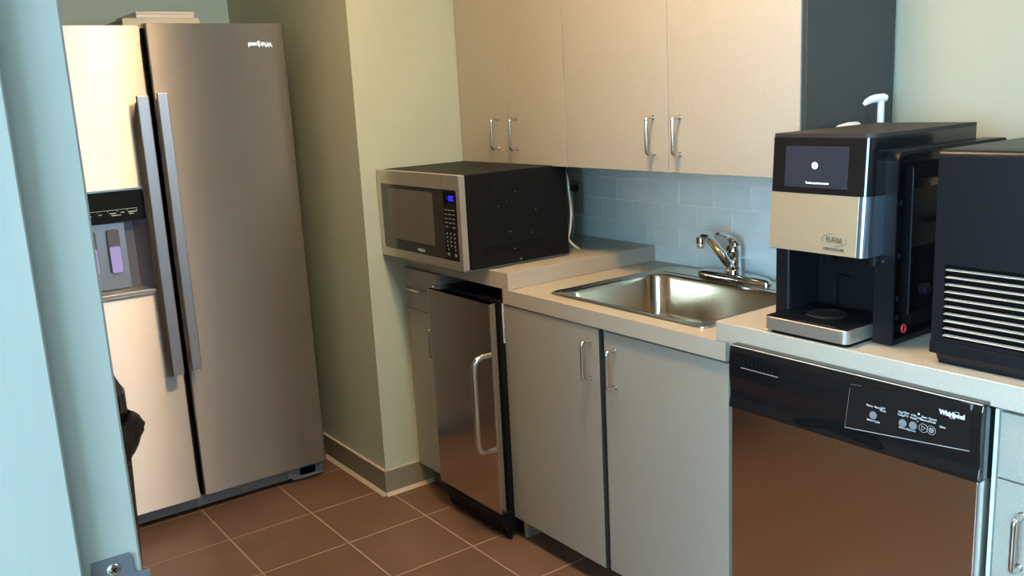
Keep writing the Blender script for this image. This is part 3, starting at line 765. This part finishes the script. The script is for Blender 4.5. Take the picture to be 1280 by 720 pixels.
iw = MB().prism([(q[0].x, q[0].z), (q[1].x, q[1].z), (q[2].x, q[2].z), (q[3].x, q[3].z)], 'y', yw, -.666)
link('control_window', iw, M['glass'] if False else mat('control_window_black', (.012, .011, .011), .10, coat=.5), dw)
ln = MB().tube([Vector((v.x, yw - .0002, v.z)) for v in (q[1], q[2])], .0008, 6); ln.tube([Vector((v.x, yw - .0002, v.z)) for v in (q[0].lerp(q[1], .1), q[1])], .00022, 6)
ln.tube([Vector((v.x, yw - .0002, v.z)) for v in (q[0], q[0].lerp(q[3], .1))], .00022, 6)
link('window_outline', ln, M['inkdim'], dw)
yt = yw - .0004
def P(px, py): return at(px, py, 'y', yt)
for (px, py) in ((1091.5, 519), (1128.5, 529), (1141.3, 532)):
    c = P(px, py); link('button', MB().lathe([(.0005, 0), (.0080, 0), (.0074, -.002), (.0005, -.0024)], (c.x, yt, c.z), 24, axis='y'), M['button'], dw)
rg = MB()
for (px, py) in ((1154, 535.2), (1164, 538)):
    c = P(px, py); rg.tube([(c.x + .0085 * math.cos(2 * PI * k / 32), yt, c.z + .0085 * math.sin(2 * PI * k / 32)) for k in range(32)], .0004, 6, closed=True)
c = P(1154, 535.2)
rg.tube([(c.x - .003, yt, c.z + .0045), (c.x + .0045, yt, c.z), (c.x - .003, yt, c.z - .0045)], .0007, 6, closed=True)
c = P(1164, 538)
rg.tube([(c.x + .0045 * math.cos(2 * PI * k / 24), yt, c.z + .0045 * math.sin(2 * PI * k / 24)) for k in range(24)], .0006, 6, closed=True)
for s in (1, -1): rg.tube([(c.x - .0028, yt, c.z - .0028 * s), (c.x + .0028, yt, c.z + .0028 * s)], .0006, 6)
link('button_rings', rg, M['inkdim'], dw)
h = .0042
tx = [('Heavy  Normal', h, P(1093, 508.5)), ('1 Hr\nWash', h, P(1103.5, 512)), ('Select Cycle', h, P(1091.5, 526)),
      ('High\nTemp', h, P(1126, 517)), ('Heat\nDry', h, P(1133, 518)), ('4 Hr\nDelay', h, P(1142, 521)), ('Lock', h, P(1149, 522.5)), ('Start\nResume', h, P(1155.5, 523.5)), ('Cancel\nDrain', h, P(1165.5, 526)),
      ('Select Options', h, P(1134, 536.5)), ('Clean', h * .9, P(1178, 534))]
for it in tx: link('panel_text', text_bm([it], FACE_Y, .0003), M['ink'], dw)
mb = MB(); c = P(1148.5, 517.5); mb.lathe([(.0003, 0), (.0022, 0), (.0018, -.0006), (.0003, -.0007)], (c.x, yt, c.z), 12, axis='y'); c = P(1147, 526.5); mb.lathe([(.0003, 0), (.0011, 0), (.0009, -.0006), (.0003, -.0007)], (c.x, yt, c.z), 12, axis='y')
link('indicator', mb, M['ink'], dw)
c = P(1190, 518.5)
bm_ = text_bm([('Whirlpool', .0088, c, 'CENTER', 0, .95, 0, .0007)], FACE_Y)
lo = MB().tube([(c.x + .004 + .009 * math.cos(a) * .75 + .006 * math.sin(a), yt, c.z + .0072 * math.sin(a)) for a in [2 * PI * k / 28 + .5 for k in range(22)]], .0004, 6)
link('logo', merge(bm_, lo), M['ink'], dw)
dd = link('door', MB().rbox(a0 + .002, a1 - .002, -.666, -.616, .118, .7065, 'z', .003, 3, bev=.0008), M['steeldw'], dw)
link('kick_plate', MB().box(a0 + .004, a1 - .004, -.60, -.585, .004, .105), M['blackm'], dw)

# ------------------------------------------------------------------ coffee machine
cm = thing('coffee_machine', 'black single-serve coffee machine with touch screen and champagne front panel', 'coffee machine', (1.737, -.38, .8985))
# head: profile leans out slightly towards the bottom
hx0, hx1 = 1.618, 1.858
def head_piece(z0, z1, m, name, ins=0., x0=hx0, x1=hx1, back=-.22, par=None):
    ya = -.614 - (1.338 - z1) * .06 - (-ins); yb = -.614 - (1.338 - z0) * .06 + ins
    r = .020
    lo_ = []
    for (z, y) in ((z0, yb), (z1, ya)):
        l = [(x0, back)]; l.append((x0, y + .006))
        for k in range(0, 4): a = PI / 2 * k / 3; l.append((x0 + .006 - .006 * math.cos(a), y + .006 - .006 * math.sin(a)))
        for k in range(0, 9): a = PI / 2 * k / 8; l.append((x1 - r + r * math.sin(a), y + r - r * math.cos(a)))
        l.append((x1, back)); lo_.append([(a_, b_, z) for a_, b_ in l])
    return link(name, MB().loft(lo_, cap0=True, cap1=True, smooth=False), m, par or cm)
hd = head_piece(1.2150, 1.330, M['black'], 'head')
head_piece(1.3302, 1.338, mat('matte_brown_black_top', (.028, .021, .019), .6), 'top_cover', .002)
M['wrap'] = mat('blue_grey_steel_wrap', (.30, .36, .42), .20, .9)
pw = note(head_piece(1.0900, 1.2140, M['wrap'], 'panel_wrap', -.001, back=-.562), 'glossy steel edge of the front panel')
def yq(z): return -.614 - (1.338 - z) * .06 - .001
pz0, pz1, px0_, px1_ = 1.0908, 1.2134, hx0 + .004, hx1 - .021
fp = note(link('front_panel', MB().loft([[(px0_, yq(pz0) - .0012, pz0), (px1_, yq(pz0) - .0012, pz0), (px1_, yq(pz1) - .0012, pz1), (px0_, yq(pz1) - .0012, pz1)],
    [(px0_, yq(pz0) + .001, pz0), (px1_, yq(pz0) + .001, pz0), (px1_, yq(pz1) + .001, pz1), (px0_, yq(pz1) + .001, pz1)]], cap0=True, cap1=True, smooth=False), M['bronze'], cm), 'champagne brushed metal front panel')
head_piece(1.0890, 1.2145, M['blackm'], 'head_core', .012, x0=hx0 + .004, x1=hx1 - .002, back=-.24)
# screen
def yh(z): return -.614 - (1.338 - z) * .06
sz0, sz1, sx0, sx1 = 1.2265, 1.3125, 1.6535, 1.8065
scn = MB().loft([[(sx0, yh(sz0) - .0006, sz0), (sx1, yh(sz0) - .0006, sz0), (sx1, yh(sz1) - .0006, sz1), (sx0, yh(sz1) - .0006, sz1)],
                 [(sx0, yh(sz0) + .002, sz0), (sx1, yh(sz0) + .002, sz0), (sx1, yh(sz1) + .002, sz1), (sx0, yh(sz1) + .002, sz1)]], cap0=True, cap1=True, smooth=False)
scr = link('screen', scn, M['screen'], cm)
ys = yh(1.272) - .001
pc = at(1018.5, 207, 'y', ys)
dk = MB().lathe([(.0003, 0), (.0072, 0), (.0072, -.0003), (.0003, -.0003)], (pc.x, ys, pc.z), 28, axis='y')
link('power_icon', dk, M['inkglow'], scr)
ic = MB().tube([(pc.x + .0034 * math.sin(a), ys - .0004, pc.z - .0005 - .0034 * math.cos(a)) for a in [(-2.3 + 4.6 * k / 16) for k in range(17)]], .0009, 6); ic.tube([(pc.x, ys - .0006, pc.z), (pc.x, ys - .0006, pc.z + .0036)], .0009, 6)
link('power_mark', ic, M['blackd'], scr)
pt = at(1021, 229, 'y', yh(1.236) - .001)
link('screen_text', text_bm([('Touch anywhere to start', .0044, pt, 'CENTER', 0, .93, 0, .0002)], FACE_Y, .0002), M['inkglow'], scr)
yl_ = yh(1.110) - .0028
pf_ = at(1042.5, 300.5, 'y', yl_); pc_ = at(1041.5, 312, 'y', yh(1.10) - .0030)
bm_ = text_bm([('FLAVIA', .0112, pf_, 'CENTER', -.02, .78, .0, .0003)], FACE_Y, .0003)
ov = MB()
for (s, e) in ((.52 * PI, 1.12 * PI), (1.5 * PI, 2.12 * PI)):
    ov.tube([(pf_.x + .0290 * math.cos(s + (e - s) * k / 20), yl_, pf_.z + .0005 + .0125 * math.sin(s + (e - s) * k / 20)) for k in range(21)], .0005, 6)
merge(bm_, ov)
b3 = text_bm([('CREATION 600', .0056, pc_, 'CENTER', -.02, .95, 0, .0002)], FACE_Y, .0003)
me = bpy.data.meshes.new('t'); b3.to_mesh(me); b3.free(); bm_.from_mesh(me); bpy.data.meshes.remove(me)
link('brand_print', bm_, M['inkdark'], fp)
# body: two side columns, back wall, roof behind the head
bx0, bx1, byf, byb, bz0, bz1 = 1.588, 1.885, -.567, -.150, .9015, 1.300
link('side_column', MB().rbox(bx0, bx0 + .040, byf, -.205, bz0, bz1, 'z', .008, 4), M['blackm'], cm)
n_ = 8
# right housing: rounded arch shell around an open service bay
oy, oz = (byf + byb) / 2, (bz0 + bz1) / 2
sh = MB()
def arch(y0, y1, z0, z1, r):
    l = [(y0, z0)]
    for k in range(n_ + 1): a = PI / 2 * k / n_; l.append((y0 + r - r * math.cos(a), z1 - r + r * math.sin(a)))
    for k in range(n_ + 1): a = PI / 2 * k / n_; l.append((y1 - r + r * math.sin(a), z1 - r + r * math.cos(a)))
    l.append((y1, z0)); return l
sh.ringplate(arch(byf, byb + .02, bz0, bz1, .022), arch(byf + .006, byb + .01, bz0 + .012, bz1 - .008, .018), 'x', bx1 - .045, bx1)
link('service_housing', sh, M['blackm'], cm)
link('service_bay', MB().box(bx1 - .046, bx1 - .032, byf + .006, byb + .01, bz0 + .012, bz1 - .008), M['blackd'], cm)
rl = MB()
yrail = at(1140, 300, 'x', bx1 - .010).y
rl.box(bx1 - .032, bx1 - .010, yrail - .004, yrail, .955, 1.262)
rl.box(bx1 - .032, bx1 - .006, yrail, byb - .02, .930, .956); rl.box(bx1 - .032, bx1 - .012, yrail, byb - .01, 1.235, 1.268, .002, 1)
rl.box(bx1 - .032, bx1 - .012, yrail + .05, byb - .02, 1.140, 1.148)
link('bay_rails', rl, M['blackd'], cm)
link('bay_rail_edge', MB().box(bx1 - .0115, bx1 - .0095, yrail - .0045, yrail - .002, .955, 1.262), M['wrap'], cm)
for z in (1.19, 1.08, .99, .95):
    link('bay_clip', MB().box(bx1 - .031, bx1 - .004, byf + .022, byf + .030, z, z + .012, .001, 1), M['blackm'], cm); link('bay_clip', MB().box(bx1 - .031, bx1 - .014, yrail + .008, yrail + .014, z - .02, z - .004), M['blackm'], cm)
pr_ = at(1130, 410.5, 'x', bx1 - .006)
link('red_seal', MB().tube([(bx1 - .007, pr_.y + .0065 * math.cos(2 * PI * k / 20), pr_.z + .0085 * math.sin(2 * PI * k / 20)) for k in range(20)], .0022, 8, closed=True), M['red'], cm)
link('seal_stem', MB().cyl((bx1 - .033, pr_.y, pr_.z), (bx1 - .008, pr_.y, pr_.z), .0085), M['blackd'], cm)
kn = at(1163, 362, 'x', bx1 - .012)
link('bay_knob', MB().lathe([(.001, 0), (.014, 0), (.014, .014), (.010, .018), (.001, .018)], (bx1 - .033, kn.y, kn.z), 24, axis='x'), M['blackm'], cm)
link('core', MB().box(bx0 + .030, bx1 - .046, -.455, -.205, bz0, 1.300), M['blackmetal'], cm)
link('roof', MB().box(bx0, bx1 - .030, -.545, -.205, 1.292, 1.302, .003), M['blackm'], cm)
# spout, drain tube, drip tray
link('nozzle', MB().lathe([(.003, 1.056), (.012, 1.056), (.014, 1.070), (.018, 1.0895), (.003, 1.0895)], (1.725, -.555, 0), 24), M['blackd'], cm)
link('latch', MB().box(1.838, 1.852, -.585, -.560, 1.066, 1.089, .003), M['blackm'], cm)
pd = at(1044, 345, 'y', -.470); pe = at(1044, 384, 'y', -.470)
link('sensor_post', MB().tube([(pd.x + .035, -.470, pd.z), (pd.x + .006, -.470, pd.z + .001), (pd.x, -.470, pd.z - .006), (pe.x, -.470, .940)], .0045, 10), M['black'], cm)
tx0, tx1, ty0, ty1 = 1.6155, 1.8290, -.640, -.478
def rtray(x0, x1, y0, y1, r): return rr((x0 + x1) / 2, (y0 + y1) / 2, (x1 - x0) / 2, (y1 - y0) / 2, r, 6)
lo = [L3(rtray(tx0, tx1, ty0, ty1, .014), .9065), L3(rtray(tx0, tx1, ty0, ty1, .014), .934), L3(rtray(tx0 + .001, tx1 - .001, ty0 + .001, ty1 - .001, .013), .9350)]
tray = note(link('drip_tray', MB().loft(lo, cap0=True, cap1=True, smooth=False), M['traysteel'], cm), 'stainless drip tray front')
link('tray_foot', MB().loft([L3(rtray(tx0 + .012, tx1 - .004, ty0 + .006, ty1 + .02, .012), .8990), L3(rtray(tx0 + .012, tx1 - .004, ty0 + .006, ty1 + .02, .012), .9065)], cap0=True, cap1=True, smooth=False), M['blackd'], cm)
gt = MB().box(tx0 + .004, tx1 - .004, ty0 + .005, ty1, .9352, .9368)
for k in range(26):
    x = tx0 + .008 + k * .0076; gt.box(x, x + .0036, ty0 + .008, ty1, .9366, .9385)
link('tray_grate', gt, M['blackm'], tray)
cr = at(1030, 393.5, 'z', .939)
link('cup_ring', MB().lathe([(.002, .0), (.040, .0), (.043, .001), (.0435, .003), (.041, .0045), (.037, .0025), (.033, .0015), (.030, .003), (.027, .0035), (.024, .0018), (.002, .0018)], (cr.x + .004, cr.y + .004, .9386), 40), mat('dark_ring_metal', (.10, .095, .09), .28, .8), tray)
mb = MB()
for k in range(6): mb.box(1.700 + k * .016, 1.708 + k * .018, ty0 + .0055, ty0 + .0075, .9366, .9390)
link('tray_lip_marks', mb, M['nickel'], tray)
link('bolt', MB().lathe([(.0005, 0), (.0028, 0), (.0022, -.0015), (.0005, -.002)], (bx1 - .026, byf, at(1104, 327, 'y', byf).z), 12, axis='y'), M['nickel'], cm)

# ------------------------------------------------------------------ black louvred box
lb_ = thing('louvred_machine', 'black countertop machine with bright horizontal louvres at the right edge', 'appliance', (2.16, -.38, .8985))
kx0, kx1, ky0, ky1 = at(1169, 300, 'y', -.610).x, 2.36, -.610, -.16
kz0, kz1 = at(1168, 441, 'y', -.610).z, at(1173, 187, 'y', -.610).z
lt = at(1180, 333, 'y', -.610); lbm = at(1178, 421, 'y', -.610)
vx0, vx1, vz0, vz1 = (lt.x + lbm.x) / 2, kx1 - .03, lbm.z - .002, lt.z + .004
zskirt = at(1168, 425, 'y', -.610).z
b = MB()
b.rbox(kx0, kx1, ky0 + .03, ky1, zskirt, kz1, 'x', .012, 4, which=lambda m: m.z > 1.1)
link('case', b, M['blackm'], lb_)
fb = MB()
# front sheet with the louvre opening, rounded over at the top
fb.ringplate([(kx0, zskirt), (kx1, zskirt), (kx1, kz1 - .014), (kx0, kz1 - .014)], [(vx0, vz0), (vx1, vz0), (vx1, vz1), (vx0, vz1)], 'y', ky0, ky0 + .012)
rv = [(ky0 + .031, kz1 - .014)] + [(ky0 + .014 - .014 * math.cos(PI / 2 * k / 6), kz1 - .014 + .014 * math.sin(PI / 2 * k / 6)) for k in range(7)] + [(ky0 + .031, kz1)]
fb.prism(rv, 'x', kx0, kx1)
for (a, c) in ((kx0, kx0 + .003), (kx1 - .003, kx1)): fb.box(a, c, ky0 + .012, ky0 + .030, zskirt, kz1 - .014)
link('front_sheet', fb, M['blackm'], lb_)
link('louvre_void', MB().box(vx0 - .01, vx1 + .01, ky0 + .026, ky0 + .0295, vz0 - .01, vz1 + .01), M['blackd'], lb_)
ns = 10
for k in range(ns):
    z = vz0 + .0035 + (vz1 - vz0 - .006) * k / (ns - .35)
    s_ = MB().prism([(ky0 + .0005, z + .0004), (ky0 + .010, z + .0022), (ky0 + .010, z + .0028), (ky0 + .0005, z + .0012)], 'x', vx0 + .001, vx1)
    note(link('louvre_slat', s_, M['slat'], lb_), 'pale louvre slat')
link('skirt', MB().box(kx0 - .002, kx1 + .002, ky0 - .002, ky1, kz0, zskirt - .001, .002).prism([(ky0 + .012, .8988), (ky1, .8988), (ky1, kz0), (ky0, kz0)], 'x', kx0 + .012, kx1 - .01), M['blackm'], lb_)

# ------------------------------------------------------------------ pump bottles behind the coffee machine
def pump_bottle(x, y, zc, rise, d, ln_, r, label):
    t = thing('pump_bottle', label, 'pump bottle', (x, y, .8985), 'pump bottles')
    link('bottle', MB().lathe([(.003, .0), (r - .002, 0), (r, .004), (r, zc - .99), (r - .003, zc - .965), (.017, zc - .945), (.014, zc - .932), (.003, zc - .932)], (x, y, .8990), 28), M['cream'], t)
    link('collar', MB().lathe([(.003, 0), (.0165, 0), (.0165, .010), (.014, .012), (.014, .026), (.003, .027)], (x, y, zc - .0325), 24), M['white'], t)
    link('stem', MB().cyl((x, y, zc - .015), (x, y, zc + rise - .002), .0085), M['white'], t)
    p = Vector((x, y, zc + rise)); d = Vector((d[0], d[1], 0)).normalized(); u = Vector((0, 0, 1))
    link('pump_head', MB().tube([p - d * .014 + u * .002, p - d * .006 + u * .004, p + d * .25 * ln_ + u * .004, p + d * .6 * ln_ + u * .001, p + d * .85 * ln_ - u * .005, p + d * ln_ - u * .011], [.008, .0105, .0105, .0095, .008, .005], 14), M['white'], t)
pump_bottle(1.573, -.140, 1.332, .058, (-.55, -.83), .044, .030, 'pump bottle behind the coffee machine with its white pump head raised high')
pump_bottle(1.552, -.215, 1.314, .012, (0, -1), .105, .027, 'pump bottle behind the coffee machine with its white pump head pressed low')

# ------------------------------------------------------------------ daylight from the hall behind the camera and the added side window
wx0, wx1, wz0, wz1 = WX
wd = bpy.data.worlds.new('hall_daylight'); scene.world = wd; wd.use_nodes = True
bg = wd.node_tree.nodes['Background']
bg.inputs[0].default_value = (.44, .74, 1., 1); bg.inputs[1].default_value = 39.
pd_ = bpy.data.lights.new('window_portal', 'AREA'); pd_.shape = 'RECTANGLE'; pd_.size = wx1 - wx0; pd_.size_y = wz1 - wz0
po = bpy.data.objects.new('window_portal', pd_); COL.objects.link(po); po.location = ((wx0 + wx1) / 2, HY - .1, (wz0 + wz1) / 2); po.rotation_euler = (PI / 2, 0, 0)
pd_.cycles.is_portal = True
p2 = bpy.data.lights.new('added_window_portal', 'AREA'); p2.shape = 'RECTANGLE'; p2.size = .60; p2.size_y = .42
po2 = bpy.data.objects.new('added_window_portal', p2); COL.objects.link(po2); po2.location = (XR + .11, -1.01, 1.75); po2.rotation_euler = (0, PI / 2, 0)
p2.cycles.is_portal = True
